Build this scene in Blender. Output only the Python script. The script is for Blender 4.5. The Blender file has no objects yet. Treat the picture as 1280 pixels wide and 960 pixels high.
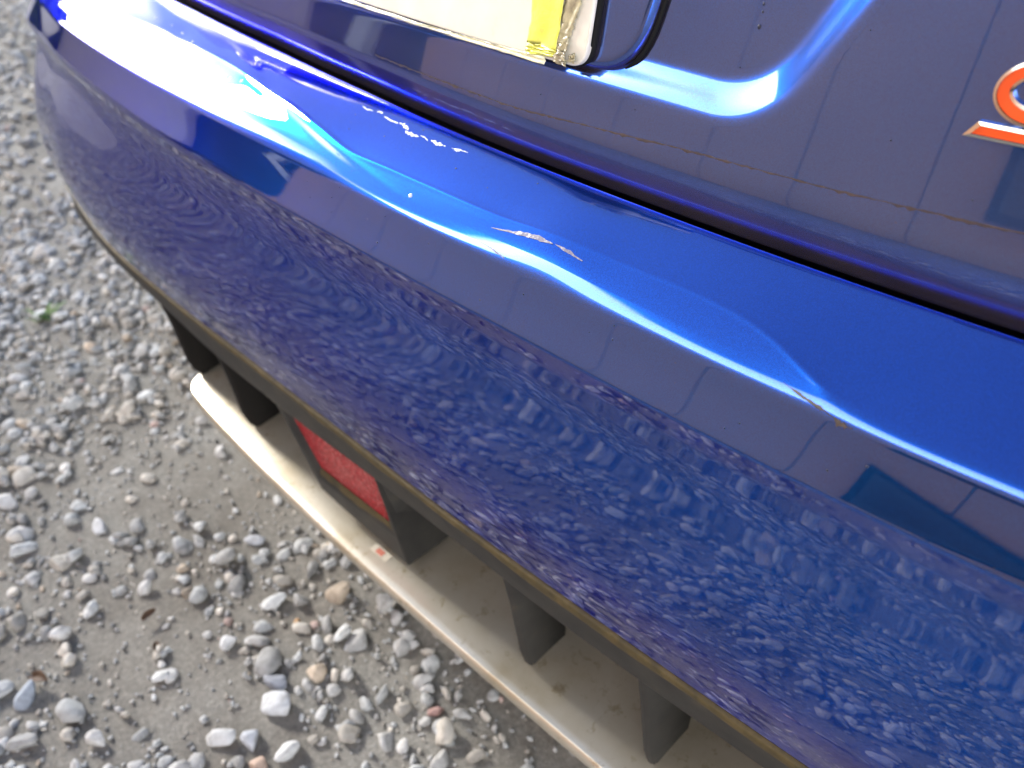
import bpy, bmesh, math, random
import numpy as np
from mathutils import Matrix, Vector
R = math.radians
S = bpy.context.scene
COL = S.collection

# ------------------------------------------------------------------ camera
cam_d = bpy.data.cameras.new("camera")
cam = bpy.data.objects.new("camera", cam_d); COL.objects.link(cam)
row = np.array([[0.69734471, 0.71221769, -0.08035117],
                [0.37750992, -0.46027732, -0.8035117],
                [-0.60925907, 0.52999127, -0.5898412]])
# photograph looks 36 degrees down and is rolled; rows: right, down, forward
right, down, fwd = row
CAM = (.64, -.40, .97)
m = Matrix.Identity(4)
for i in range(3):
    m[i][0] = right[i]; m[i][1] = -down[i]; m[i][2] = -fwd[i]; m[i][3] = CAM[i]
cam.matrix_world = m
cam_d.sensor_width = 36; cam_d.lens = 36*1162/1280
cam_d.clip_start = .01; cam_d.clip_end = 2000
cam_d.dof.use_dof = True; cam_d.dof.focus_distance = .55; cam_d.dof.aperture_fstop = 8.0
S.camera = cam

# ------------------------------------------------------------------ sky, sun, exposure
SUN_EL, SUN_AZ = 27, -92        # azimuth from +Y (the way the car points) towards +X
sd = Vector((math.cos(R(SUN_EL))*math.sin(R(SUN_AZ)), math.cos(R(SUN_EL))*math.cos(R(SUN_AZ)), math.sin(R(SUN_EL))))
W = bpy.data.worlds.new("World"); S.world = W; W.use_nodes = True
nt = W.node_tree; nt.nodes.clear()
def wn(t, **k):
    n = nt.nodes.new(t)
    for a, v in k.items(): setattr(n, a, v)
    return n
out = wn('ShaderNodeOutputWorld'); bg = wn('ShaderNodeBackground'); bg2 = wn('ShaderNodeBackground')
sky = wn('ShaderNodeTexSky', sky_type='NISHITA', sun_disc=False, sun_elevation=R(SUN_EL), sun_rotation=R(SUN_AZ), dust_density=.1)
nt.links.new(sky.outputs[0], bg.inputs[0]); bg.inputs[1].default_value = .15
tc = wn('ShaderNodeTexCoord'); sep = wn('ShaderNodeSeparateXYZ'); nt.links.new(tc.outputs['Generated'], sep.inputs[0])
nz = wn('ShaderNodeTexNoise'); nz.inputs['Scale'].default_value = 1.7; nz.inputs['Detail'].default_value = 3; nz.inputs['Roughness'].default_value = .5
nt.links.new(tc.outputs['Generated'], nz.inputs['Vector'])
# a bright bank of cloud low in the sky, reaching higher on the left and behind the photographer; blue above it
def mth(op, a_, b_=None, c_=None):
    q = wn('ShaderNodeMath', operation=op)
    for i_, v_ in enumerate((a_, b_, c_)):
        if v_ is None: continue
        if isinstance(v_, (int, float)): q.inputs[i_].default_value = v_
        else: nt.links.new(v_, q.inputs[i_])
    return q.outputs[0]
Yo, Zo = sep.outputs['Y'], sep.outputs['Z']
hi_ = mth('MULTIPLY', mth('MAXIMUM', mth('MULTIPLY_ADD', Yo, -1, -.38), 0), 1.8)
lo_y = mth('MULTIPLY', mth('MAXIMUM', mth('ADD', Yo, -.10), 0), -.8)
lim = mth('MAXIMUM', mth('ADD', mth('ADD', hi_, lo_y), .39), .14)
cov = mth('ADD', mth('SUBTRACT', lim, Zo), mth('MULTIPLY_ADD', nz.outputs['Fac'], .22, -.11))
mr2 = wn('ShaderNodeMapRange', interpolation_type='SMOOTHSTEP'); mr2.inputs[1].default_value = -.05; mr2.inputs[2].default_value = .05
nt.links.new(cov, mr2.inputs[0])
bg2.inputs[0].default_value = (1, 1.0, 1.02, 1)
# the cloud bank is brightest low down and around the veiled sun
lo_m = wn('ShaderNodeMapRange', interpolation_type='SMOOTHSTEP'); lo_m.inputs[1].default_value = .92; lo_m.inputs[2].default_value = .45; lo_m.inputs[3].default_value = 1.3; lo_m.inputs[4].default_value = 3.6
nt.links.new(sep.outputs['Z'], lo_m.inputs[0])
dot = wn('ShaderNodeVectorMath', operation='DOT_PRODUCT'); nrm_ = wn('ShaderNodeVectorMath', operation='NORMALIZE'); nt.links.new(tc.outputs['Generated'], nrm_.inputs[0])
nt.links.new(nrm_.outputs[0], dot.inputs[0]); dot.inputs[1].default_value = tuple(sd)
gl = wn('ShaderNodeMapRange', interpolation_type='SMOOTHSTEP'); gl.inputs[1].default_value = .80; gl.inputs[2].default_value = 1.0; gl.inputs[3].default_value = 0; gl.inputs[4].default_value = 9
nt.links.new(dot.outputs['Value'], gl.inputs[0])
sm_ = wn('ShaderNodeMath', operation='ADD'); nt.links.new(lo_m.outputs[0], sm_.inputs[0]); nt.links.new(gl.outputs[0], sm_.inputs[1]); nt.links.new(sm_.outputs[0], bg2.inputs[1])
mix = wn('ShaderNodeMixShader'); nt.links.new(mr2.outputs[0], mix.inputs[0]); nt.links.new(bg.outputs[0], mix.inputs[1]); nt.links.new(bg2.outputs[0], mix.inputs[2])
nt.links.new(mix.outputs[0], out.inputs[0])
sl = bpy.data.lights.new("sun", 'SUN'); sl.energy = 3.0; sl.angle = R(8); sl.color = (1, .96, .9)
so = bpy.data.objects.new("sun", sl); COL.objects.link(so)
so.rotation_euler = sd.to_track_quat('Z', 'Y').to_euler()
S.view_settings.view_transform = 'Standard'; S.view_settings.look = 'None'
S.view_settings.exposure = 0.75; S.view_settings.gamma = 1
S.cycles.max_bounces = 6; S.cycles.diffuse_bounces = 3; S.cycles.glossy_bounces = 4
S.cycles.sample_clamp_indirect = 10

# ------------------------------------------------------------------ materials
def material(name, base=(.5, .5, .5), rough=.5, metal=0., coat=0., coat_rough=.03, coat_ior=1.5, spec=.5):
    mt = bpy.data.materials.new(name); mt.use_nodes = True
    b = mt.node_tree.nodes['Principled BSDF']
    b.inputs['Base Color'].default_value = (*base, 1); b.inputs['Roughness'].default_value = rough
    b.inputs['Metallic'].default_value = metal; b.inputs['Coat Weight'].default_value = coat
    b.inputs['Coat Roughness'].default_value = coat_rough; b.inputs['Coat IOR'].default_value = coat_ior
    b.inputs['Specular IOR Level'].default_value = spec
    return mt, mt.node_tree, b
def node(t, kind, **k):
    n = t.nodes.new(kind)
    for a, v in k.items():
        if a in ('operation', 'blend_type', 'interpolation_type', 'noise_dimensions', 'feature', 'distance', 'data_type'): setattr(n, a, v)
        else: n.inputs[a.replace('_', ' ')].default_value = v
    return n
def noise(t, scale, detail=4, rough=.5, obj=True):
    c_ = t.nodes.new('ShaderNodeTexCoord'); n = t.nodes.new('ShaderNodeTexNoise')
    n.inputs['Scale'].default_value = scale; n.inputs['Detail'].default_value = detail; n.inputs['Roughness'].default_value = rough
    t.links.new(c_.outputs['Object'], n.inputs['Vector']); return n
def ramp(t, fac, stops):
    r = t.nodes.new('ShaderNodeValToRGB'); e = r.color_ramp.elements
    while len(e) < len(stops): e.new(.5)
    for el, (p, c_) in zip(e, stops): el.position = p; el.color = (*c_, 1)
    t.links.new(fac, r.inputs[0]); return r
def bump(t, b, h, strength=.3, dist=.01, coat=False):
    n = t.nodes.new('ShaderNodeBump'); n.inputs['Strength'].default_value = strength; n.inputs['Distance'].default_value = dist
    t.links.new(h, n.inputs['Height']); t.links.new(n.outputs[0], b.inputs['Normal']); return n

# metallic blue paint: flakes in the base, dust specks in the clear coat
def paint_material(name='blue_metallic_paint', dust=.008):
    mt, t, b = material(name, (.003, .045, .5), .19, 1.0, 1.0, .012, 1.82)
    b.inputs['Specular Tint'].default_value = (.01, .07, .45, 1)
    fl = t.nodes.new('ShaderNodeTexVoronoi'); fl.inputs['Scale'].default_value = 2600
    tcn = t.nodes.new('ShaderNodeTexCoord'); t.links.new(tcn.outputs['Object'], fl.inputs['Vector'])
    base = ramp(t, fl.outputs['Color'], [(0, (.0012, .074, .45)), (.5, (.0016, .108, .59)), (1, (.003, .15, .75))])
    # film of dust, slightly patchy
    d1 = noise(t, 14, 6, .65); dr = ramp(t, d1.outputs['Fac'], [(.45, (0, 0, 0)), (.75, (1, 1, 1))])
    sp = noise(t, 420, 2, .5); sr = ramp(t, sp.outputs['Fac'], [(.70, (0, 0, 0)), (.74, (1, 1, 1))])
    mlt = t.nodes.new('ShaderNodeMath'); mlt.operation = 'MULTIPLY'; t.links.new(dr.outputs[0], mlt.inputs[0]); t.links.new(sr.outputs[0], mlt.inputs[1])
    m2 = t.nodes.new('ShaderNodeMath'); m2.operation = 'MULTIPLY'; m2.inputs[1].default_value = .35; t.links.new(mlt.outputs[0], m2.inputs[0])
    mixc = t.nodes.new('ShaderNodeMixRGB'); mixc.inputs[2].default_value = (.16, .13, .12, 1)
    t.links.new(m2.outputs[0], mixc.inputs[0]); t.links.new(base.outputs[0], mixc.inputs[1]); t.links.new(mixc.outputs[0], b.inputs['Base Color'])
    # orange peel on the clear coat
    op = noise(t, 260, 1, .4); bn = t.nodes.new('ShaderNodeBump'); bn.inputs['Strength'].default_value = .002; bn.inputs['Distance'].default_value = .001
    t.links.new(op.outputs['Fac'], bn.inputs['Height']); t.links.new(bn.outputs[0], b.inputs['Coat Normal'])
    # thin film of road dust
    df = t.nodes.new('ShaderNodeBsdfDiffuse'); df.inputs[0].default_value = (.26, .20, .175, 1)
    dn = noise(t, 7, 7, .7); dm = t.nodes.new('ShaderNodeMapRange'); dm.inputs[1].default_value = .3; dm.inputs[2].default_value = .75; dm.inputs[3].default_value = dust*.6; dm.inputs[4].default_value = dust*1.6
    t.links.new(dn.outputs['Fac'], dm.inputs[0]); ms = t.nodes.new('ShaderNodeMixShader'); t.links.new(dm.outputs[0], ms.inputs[0])
    t.links.new(b.outputs[0], ms.inputs[1]); t.links.new(df.outputs[0], ms.inputs[2]); t.links.new(ms.outputs[0], t.nodes['Material Output'].inputs[0])
    return mt
PAINT = paint_material()
PAINT_DUSTY = paint_material('dusty_blue_paint', .075)
def plastic_material():
    mt, t, b = material('grey_textured_plastic', (.035, .033, .031), .6, 0, 0, spec=.22)
    n = noise(t, 35, 5, .6); r = ramp(t, n.outputs['Fac'], [(.3, (.024, .023, .022)), (.62, (.038, .036, .032)), (.85, (.07, .058, .038))])
    t.links.new(r.outputs[0], b.inputs['Base Color']); g = noise(t, 1500, 2); bump(t, b, g.outputs['Fac'], .15, .001); return mt
PLASTIC = plastic_material()
def ochre_material():
    mt, t, b = material('brown_mud_film', (.12, .08, .02), .7)
    n = noise(t, 60, 6, .7); r = ramp(t, n.outputs['Fac'], [(.3, (.035, .026, .010)), (.55, (.075, .052, .015)), (.8, (.13, .09, .035))])
    t.links.new(r.outputs[0], b.inputs['Base Color']); bump(t, b, n.outputs['Fac'], .3, .002); return mt
OCHRE = ochre_material()
def silver_material():
    mt, t, b = material('silver_paint', (.62, .60, .56), .30, .65, .6, .08)
    n = noise(t, 9, 6, .6); r = ramp(t, n.outputs['Fac'], [(.3, (.62, .57, .48)), (.55, (.52, .46, .35)), (.8, (.36, .28, .16))])
    s2 = noise(t, 45, 7, .75); r2 = ramp(t, s2.outputs['Fac'], [(.56, (1, 1, 1)), (.66, (.62, .54, .40)), (.74, (.30, .24, .15))])
    mx = t.nodes.new('ShaderNodeMixRGB'); mx.blend_type = 'MULTIPLY'; mx.inputs[0].default_value = .75; t.links.new(r.outputs[0], mx.inputs[1]); t.links.new(r2.outputs[0], mx.inputs[2])
    t.links.new(mx.outputs[0], b.inputs['Base Color']); return mt
SILVER = silver_material()
BLACK = material('rubber_and_shade_black', (.006, .006, .006), .8, spec=.2)[0]  # rubber parts, and shade painted in the gap and doorway
DARK = material('underbody_shade', (.009, .008, .007), .9, spec=.2)[0]  # near-black base, shade of openings and underside put into the colour
def red_material():
    mt, t, b = material('red_reflector_plastic', (.55, .02, .03), .4, 0, .12, .18, spec=.25)
    v = t.nodes.new('ShaderNodeTexVoronoi'); v.inputs['Scale'].default_value = 210
    tcn = t.nodes.new('ShaderNodeTexCoord'); t.links.new(tcn.outputs['Object'], v.inputs['Vector'])
    bq = bump(t, b, v.outputs['Distance'], 1.0, .006); t.links.new(bq.outputs[0], b.inputs['Coat Normal'])
    r = ramp(t, v.outputs['Distance'], [(.10, (.75, .26, .27)), (.26, (.52, .03, .04)), (.6, (.32, .004, .010))]); t.links.new(r.outputs[0], b.inputs['Base Color'])
    return mt
RED = red_material()
def plate_material():
    mt, t, b = material('cream_plate_cover', (.80, .76, .66), .35)
    n = noise(t, 30, 5, .6); r = ramp(t, n.outputs['Fac'], [(.3, (.70, .66, .57)), (.6, (.66, .61, .50)), (.8, (.5, .44, .30))])
    t.links.new(r.outputs[0], b.inputs['Base Color']); return mt
PLATE = plate_material()
def tape_material(name, a, c_):
    mt, t, b = material(name, a, .3, 0, .4, .15)
    n = noise(t, 140, 4, .6); r = ramp(t, n.outputs['Fac'], [(.35, a), (.7, c_)])
    t.links.new(r.outputs[0], b.inputs['Base Color']); bump(t, b, n.outputs['Fac'], .35, .002); return mt
TAPE = tape_material('yellow_tape', (.80, .78, .10), (.66, .62, .12))
TORN = tape_material('torn_brown_tape', (.50, .44, .26), (.22, .18, .12))
CHROME = material('chrome', (.80, .76, .68), .12, 1)[0]
ORANGE = material('orange_enamel', (.72, .075, .01), .3, 0, .6, .05)[0]
WHITE_SCRATCH = material('bare_white_scratch', (.75, .76, .80), .6)[0]
SCUFF = tape_material('worn_primer', (.24, .20, .24), (.12, .11, .17))
CHIP = tape_material('brown_chip', (.045, .036, .030), (.02, .016, .014))
DIRT = tape_material('dried_dirt', (.050, .036, .035), (.03, .025, .03))
DROP = material('water_drop', (.6, .65, .7), .05, 0, 1, .02)[0]
SPECK = material('dark_grit', (.012, .014, .03), .5)[0]
GLASS = material('dark_glass', (.01, .012, .014), .04, 0, 1)[0]
TYRE = material('tyre_rubber', (.02, .02, .02), .8)[0]

# ------------------------------------------------------------------ object helpers
def link(name, data, mat=None, parent=None, smooth=False, **props):
    o = bpy.data.objects.new(name, data); COL.objects.link(o)
    if mat is not None:
        for q in (mat if isinstance(mat, (list, tuple)) else [mat]): data.materials.append(q)
    if parent is not None: o.parent = parent
    if smooth and data is not None: data.polygons.foreach_set('use_smooth', [True]*len(data.polygons))
    for k, v in props.items(): o[k] = v
    return o
def mesh(name, verts, faces):
    me = bpy.data.meshes.new(name); me.from_pydata([tuple(map(float, v)) for v in verts], [], faces); me.update(); return me
def grid_mesh(name, V, flip=False):          # V: (a, b, 3)
    a, b = V.shape[:2]; me = bpy.data.meshes.new(name)
    idx = np.arange(a*b).reshape(a, b)
    q = np.stack([idx[:-1, :-1], idx[1:, :-1], idx[1:, 1:], idx[:-1, 1:]], -1).reshape(-1, 4)
    if flip: q = q[:, ::-1]
    me.vertices.add(a*b); me.vertices.foreach_set('co', V.reshape(-1).astype(np.float32))
    me.loops.add(q.size); me.loops.foreach_set('vertex_index', q.reshape(-1).astype(np.int32))
    me.polygons.add(len(q)); me.polygons.foreach_set('loop_start', (np.arange(len(q))*4).astype(np.int32))
    me.update(calc_edges=True); me.validate(); return me
def tri_soup(name, V, F):
    me = bpy.data.meshes.new(name)
    me.vertices.add(len(V)); me.vertices.foreach_set('co', np.asarray(V, np.float32).reshape(-1))
    me.loops.add(F.size); me.loops.foreach_set('vertex_index', F.reshape(-1).astype(np.int32))
    me.polygons.add(len(F)); me.polygons.foreach_set('loop_start', (np.arange(len(F))*3).astype(np.int32))
    me.update(calc_edges=True); return me
def box(name, lo, hi, mat, parent=None, bev=.0, M=None, **props):
    bm = bmesh.new(); bmesh.ops.create_cube(bm, size=1)
    for v in bm.verts:
        v.co = Vector([lo[i] + (v.co[i]+.5)*(hi[i]-lo[i]) for i in range(3)])
    if bev: bmesh.ops.bevel(bm, geom=bm.edges[:], offset=bev, segments=2, affect='EDGES', profile=.6)
    if M: bm.transform(M)
    me = bpy.data.meshes.new(name); bm.to_mesh(me); bm.free()
    return link(name, me, mat, parent, **props)
def sm(x): x = np.clip(x, 0, 1); return x*x*(3-2*x)

# ------------------------------------------------------------------ car: plan curve of the bumper edge
PL = np.array([(1.0,.8),(1.0,.4),(.99,.25),(.96,.12),(.90,.01),(.82,-.045),(.7,-.064),(.6,-.0695),(.5,-.0705),(.4,-.068),(.3,-.064),(.2,-.0595),(.1,-.0535),(0,-.0460),(-.1,-.0385),(-.2,-.0295),(-.3,-.0205),(-.4,-.0095),(-.532,.008),(-.65,.028),(-.764,.055),(-.86,.080),(-.935,.120),(-.985,.20),(-1.01,.31),(-1.015,.45),(-1.015,.8)])
def spline(P, n=1600):
    d = np.r_[0, np.cumsum(np.linalg.norm(np.diff(P, axis=0), axis=1))]
    mm = np.gradient(P, d, axis=0); s = np.linspace(0, d[-1], n); i = np.clip(np.searchsorted(d, s)-1, 0, len(d)-2)
    h = (d[i+1]-d[i])[:, None]; t = ((s-d[i])[:, None])/h
    return s, (2*t**3-3*t**2+1)*P[i]+(t**3-2*t**2+t)*h*mm[i]+(-2*t**3+3*t**2)*P[i+1]+(t**3-t**2)*h*mm[i+1]
PS, PC = spline(PL)
k_ = np.ones(25)/25                                  # gentle smoothing of the plan
pad = np.pad(PC, ((12, 12), (0, 0)), 'edge'); PC = np.stack([np.convolve(pad[:, j], k_, 'valid') for j in (0, 1)], 1)
tt = np.gradient(PC, axis=0); tt /= np.linalg.norm(tt, axis=1)[:, None]
PN = np.c_[-tt[:, 1], tt[:, 0]]
if PN[800, 1] > 0: PN = -PN
SMAX = PS[-1]
def plan(s): return np.stack([np.interp(s, PS, PC[:, 0]), np.interp(s, PS, PC[:, 1])], -1)
def pnorm(s):
    n = np.stack([np.interp(s, PS, PN[:, 0]), np.interp(s, PS, PN[:, 1])], -1); return n/np.linalg.norm(n, axis=-1, keepdims=True)
def at(s, o, z):
    s, o, z = np.broadcast_arrays(np.asarray(s, float), o, z); p = plan(s)+pnorm(s)*o[..., None]
    return np.concatenate([p, z[..., None]], -1)
def pchip(x, y):
    x = np.array(x, float); y = np.array(y, float)
    mm = np.gradient(y, x)
    def f(q):
        q = np.clip(q, x[0], x[-1]); i = np.clip(np.searchsorted(x, q)-1, 0, len(x)-2); h = x[i+1]-x[i]; t = (q-x[i])/h
        return (2*t**3-3*t**2+1)*y[i]+(t**3-2*t**2+t)*h*mm[i]+(-2*t**3+3*t**2)*y[i+1]+(t**3-t**2)*h*mm[i+1]
    return f
gap_o = pchip([0,.8,1.19,1.33,1.54,1.63,1.78,1.96,2.23,2.6,SMAX], [-.075,-.068,-.067,-.066,-.0700,-.0745,-.084,-.095,-.1065,-.112,-.112])
crease_o = pchip([0,.8,1.14,1.31,1.5,1.63,1.76,1.92,2.1,2.3,2.46,2.6,SMAX], [.017,.017,.0175,.0205,.022,.0235,.026,.0275,.0245,.021,.022,.026,.026])
bulge_o = pchip([0,.8,1.2,1.6,1.9,2.2,2.45,2.7,SMAX], [.022,.022,.024,.032,.045,.060,.066,.066,.05])
ochre_o = pchip([0,.8,1.22,1.32,1.43,1.57,1.72,1.93,2.13,2.28,2.46,2.54,2.8,SMAX], [0,0,.0015,.0050,.009,.014,.0185,.027,.038,.0465,.053,.056,.058,.05])
trim_o = pchip([0,.8,1.257,1.33,1.43,1.55,1.65,1.89,2.04,2.2,2.38,2.56,SMAX], [-.012,-.012,-.0105,-.007,-.002,.0005,.004,.018,.025,.030,.042,.056,.05])
lip_o = pchip([0,.8,1.3,1.41,1.62,1.8,1.88,2.04,2.26,2.4,SMAX], [0,0,.001,.0037,.012,.021,.0235,.0275,.0270,.01,.01])
EO = .0028                                # the front edge of the shelf
ZE, ZG, ZC, ZO, ZT = .6925, .7265, .660, .420, .365
def shelf_o(s): return gap_o(s)+.0105     # the shelf ends short of the tailgate: the panel gap

# knee of the dent: the curve on the shelf where the panel has been pushed in
knee = pchip([0,.8,1.15,1.222,1.236,1.249,1.265,1.282,1.30,1.33,1.38,1.433,1.485,1.566,1.61,1.67,1.72,1.80,1.854,1.923,1.981,2.10,2.2,2.35,2.5,2.7,SMAX],
             [.04,.04,.04,.05,.08,.12,.19,.27,.33,.37,.36,.335,.30,.29,.28,.26,.33,.42,.47,.52,.53,.53,.48,.36,.28,.25,.25])
kamp = pchip([0,1.1,1.22,1.30,1.45,1.6,1.75,1.9,2.1,2.4,2.7,SMAX], [.35,.35,.45,.65,.7,.75,1.2,1.7,1.8,1.4,1.0,1.0])
er_k = pchip([0,1.1,1.33,1.39,1.44,1.49,1.56,1.72,1.85,2.1,2.4,2.7,SMAX], [.2,.2,.3,1.2,2.3,1.1,.4,.9,2.2,2.6,2.2,1.8,1.8])
er_w = pchip([0,1.1,1.33,1.39,1.44,1.49,1.56,1.72,1.85,2.1,2.4,2.7,SMAX], [.05,.05,.05,.07,.10,.07,.05,.10,.22,.26,.18,.10,.10])
NW = 121; WW = np.linspace(0, 1, NW)
def gau(s, w, s0, w0, ss, sw_, ang=0.):
    ds = (s-s0); dw = (w-w0)*.075; c_, n_ = math.cos(ang), math.sin(ang)
    a = ds*c_+dw*n_; b = -ds*n_+dw*c_
    return np.exp(-(a/ss)**2-(b/sw_)**2)
def shelf_h(s):
    """height above the edge for WW at each s -> (len(s), NW)"""
    s = np.atleast_1d(s)[:, None]; w = WW[None, :]
    kn = knee(s); sl_ = .75 + .5*(1-w) + er_k(s)*np.exp(-w/er_w(s)) + kamp(s)*(1-sm((w-kn)/.05+.5))
    sl_ = sl_ - .25*sm((w-.90)/.10)                                  # flattens towards the gap
    h = np.concatenate([np.zeros((len(s), 1)), np.cumsum((sl_[:, 1:]+sl_[:, :-1])*.5, 1)/(NW-1)], 1)
    h = h/h[:, -1:]*(ZG-ZE)
    # dents and ripples (metres)
    D = 0*h
    D -= .0005*gau(s, w, 1.445, .12, .045, .010, .0)                 # pressed spot under the scuff
    D += .0006*gau(s, w, 1.50, .22, .05, .008, .05)
    D -= .0010*gau(s, w, 1.83, .45, .035, .010, .15)
    D += .0008*gau(s, w, 1.90, .62, .050, .005, .15)
    D += .0007*gau(s, w, 1.75, .34, .060, .004, .12)
    D -= .0007*gau(s, w, 2.06, .62, .035, .006, .1)
    D += .0005*gau(s, w, 1.66, .20, .07, .0035, .1)
    D -= .0016*gau(s, w, 2.20, .55, .16, .016, .05)
    # long ridge beside the knee
    D += .00018*np.exp(-((w-kn)*.075/.0016)**2)*sm((s-1.22)/.05)*(1-sm((s-2.0)/.1))
    return h + D*sm(w/.08)*sm((1-w)/.1)
def shelf_pt(s, w, lift=0.):
    s = float(s); h = np.interp(w, WW, shelf_h(s)[0]); return at(s, EO+(shelf_o(s)-EO)*w, ZE+h+lift)

def bezier_corner(a, b, c_, r, n, fa=.48):
    """a,b,c (…,2) polyline corner at b -> n points of a rounded corner of reach r"""
    u = a-b; lu = np.linalg.norm(u, axis=-1, keepdims=True); v = c_-b; lv = np.linalg.norm(v, axis=-1, keepdims=True)
    p0 = b+u/lu*np.minimum(r, lu*fa); p2 = b+v/lv*np.minimum(r, lv*.48)
    t = np.linspace(0, 1, n)[None, :, None]
    return (1-t)**2*p0[:, None]+2*t*(1-t)*b[:, None]+t**2*p2[:, None]
s_st = np.unique(np.r_[np.linspace(0, 1.05, 50), np.linspace(1.05, 2.75, 620), np.linspace(2.75, SMAX, 30)])
n = len(s_st)
def col(o, z): return np.stack(np.broadcast_arrays(np.asarray(o, float)*np.ones(n), np.asarray(z, float)*np.ones(n)), -1)
G = shelf_o(s_st); H = shelf_h(s_st)
shelf = np.stack([EO+(G[:, None]-EO)*WW[None], ZE+H], -1)                    # edge -> gap
C_ = col(crease_o(s_st), ZC); Bq = bulge_o(s_st); Oc = ochre_o(s_st); Co = crease_o(s_st)
# strip between edge and crease, very slightly hollow
def strip(t): return col(EO+(Co-EO)*t - .0006*math.sin(math.pi*t), ZE+(ZC-ZE)*t)
prof = []
prof.append(col(G-.028, ZG-.030)[:, None]); prof.append(col(G-.004, ZG-.014)[:, None])
prof.append(bezier_corner(col(G-.003, ZG-.012), col(G-.0005, ZG+.0003), shelf[:, -6], .0035, 7))
shb = shelf[:, ::-1]                                                 # gap -> edge
prof.append(shb[:, 6:-14])
r_edge = .0055
prof.append(bezier_corner(shelf[:, 13], shelf[:, 0], strip(.22), r_edge, 22, .80))
prof.append(np.stack([strip(t) for t in np.linspace(.24, .86, 12)], 1))
# below the crease
left = sm((s_st-1.72)/.35)
f1 = col(Co-.0045+.004*left+(Bq-Co)*.05, ZC-.016)
rc = (.0020+.012*left)[:, None]
prof.append(bezier_corner(strip(.86), C_, f1, np.minimum(rc, .006), 9))
zs = np.linspace(.016, .236, 90)
fsl = np.interp(zs, [.016, .026, .040, .06, .085, .12, .165, .18, .195, .215, .236], [-.30, -.18, .04, .12, .10, .05, .015, -.07, -.15, -.21, -.35])
fr = -.0050+np.r_[0, np.cumsum((fsl[1:]+fsl[:-1])*.5*np.diff(zs))]
def face_o(zz):
    k0 = np.interp(zz, zs, fr); end = fr[-3]; t_ = max(0., (zz-.016))/.214
    lin = Oc-Co-end                         # what is left to reach the lower edge
    mid_ = np.clip(Bq-Co-.5*(Oc-Co)-.012, 0, .04)
    return Co + k0 + lin*t_ + mid_*math.sin(math.pi*min(1, t_))
zz = np.linspace(.018, .232, 60)
kf = np.ones(5)/5
fo = np.stack([face_o(z) for z in zz], 1)
fo_p = np.pad(fo, ((0, 0), (4, 4)), 'edge'); fo = np.stack([np.convolve(r_, np.ones(9)/9, 'valid') for r_ in fo_p])
# hand-made waviness of the plastic skin
wav = .00014*np.sin(s_st*9+1)[:, None]*np.sin(zz*40)[None]+.00010*np.sin(s_st*23+np.sin(s_st*9))[:, None]*np.cos(zz*62+.5)[None]
prof.append(np.stack([fo+wav, ZC-zz[None]+0*fo], -1))
prof.append(bezier_corner(np.stack([fo[:, -1], ZC-zz[-1]+0*Oc], -1), col(Oc, ZO), col(Oc-.02, ZO+.001), .004, 6))
prof.append(col(Oc-.02, ZO+.002)[:, None])
PROF = np.concatenate(prof, 1)
V = at(s_st[:, None], PROF[..., 0], PROF[..., 1])

car = bpy.data.objects.new('car', None); COL.objects.link(car); car.location = (0, 0, 0)
car['label'] = 'blue metallic car seen from behind with dented rear bumper, silver lip and orange badge'; car['category'] = 'car'
bumper = link('bumper', grid_mesh('bumper', V, flip=True), PAINT, car, True, label='blue rear bumper, dented and scratched along its top')

# ------------------------------------------------------------------ tailgate
LEAN = .30
TP = pchip([.7195,.7225,.7262,.734,.742,.748,.753,.758,.764,.770,.776,.80,.86,.92,3], [-.008,-.0002,.0012,.0020,.0025,.0025,.0017,.0004,-.0014,-.0032,-.0050,-.0122,-.0302,-.0482,-.6722])
def tail_prof(z):      # offset towards the viewer over the gap line
    return TP(z)
def smin(a, b, k): h = np.clip(.5+.5*(b-a)/k, 0, 1); return b*(1-h)+a*h-k*h*(1-h)
def recess_sdf(x, z):
    a = z-(.7785+.002*np.sin(x*9)); lx = (x-.4075)-(z-.8035)*.60
    b = -lx/math.hypot(1, .6); l = x-(-.42)
    return smin(smin(a, b, .030), l, .05)
def recess(x, z): return .0068*sm(recess_sdf(x, z)/.0235)
def tail_xy(s, z, dy=0., rec=True):
    s = np.asarray(s, float); z = np.asarray(z, float)
    o = gap_o(s)+tail_prof(z)+dy
    p = at(s, o, z)
    if rec:
        d = recess(p[..., 0], z); nn = pnorm(s*np.ones_like(z)); p[..., :2] -= nn*d[..., None]
    return p
TS0, TS1 = .86, 2.36
zt = np.unique(np.r_[.7195, np.linspace(.7215, .768, 36), np.linspace(.768, .90, 110), np.linspace(.90, 1.02, 14)])
sv = np.linspace(TS0, TS1, 520)
tg = tail_xy(sv[:, None], zt[None, :])
# rounded return of the bottom edge
back = tg[:, :1].copy(); back[..., 1] += .03; back[..., 2] += .012
tg = np.concatenate([back, tg], 1)
tailgate = link('tailgate', grid_mesh('tailgate', tg), PAINT_DUSTY, car, True)
for (a, b_) in ((.0, TS0-.005), (TS1+.005, SMAX)):
    sq = np.linspace(a, b_, 60); zq = np.unique(np.r_[np.linspace(.722, .77, 14), np.linspace(.77, 1.02, 12)])
    link('quarter_panel', grid_mesh('quarter_panel', tail_xy(sq[:, None], zq[None], 0, False)), PAINT, car, True)
# sheet behind the gap, the cavity's shade painted black
cv = np.stack([at(s_st, gap_o(s_st)+o, z) for o, z in ((-.016, .690), (-.060, .700), (-.075, .745), (-.02, .76))], 1)
link('gap_shade_sheet', grid_mesh('gap_shade_sheet', cv), BLACK, car, True)

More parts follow.
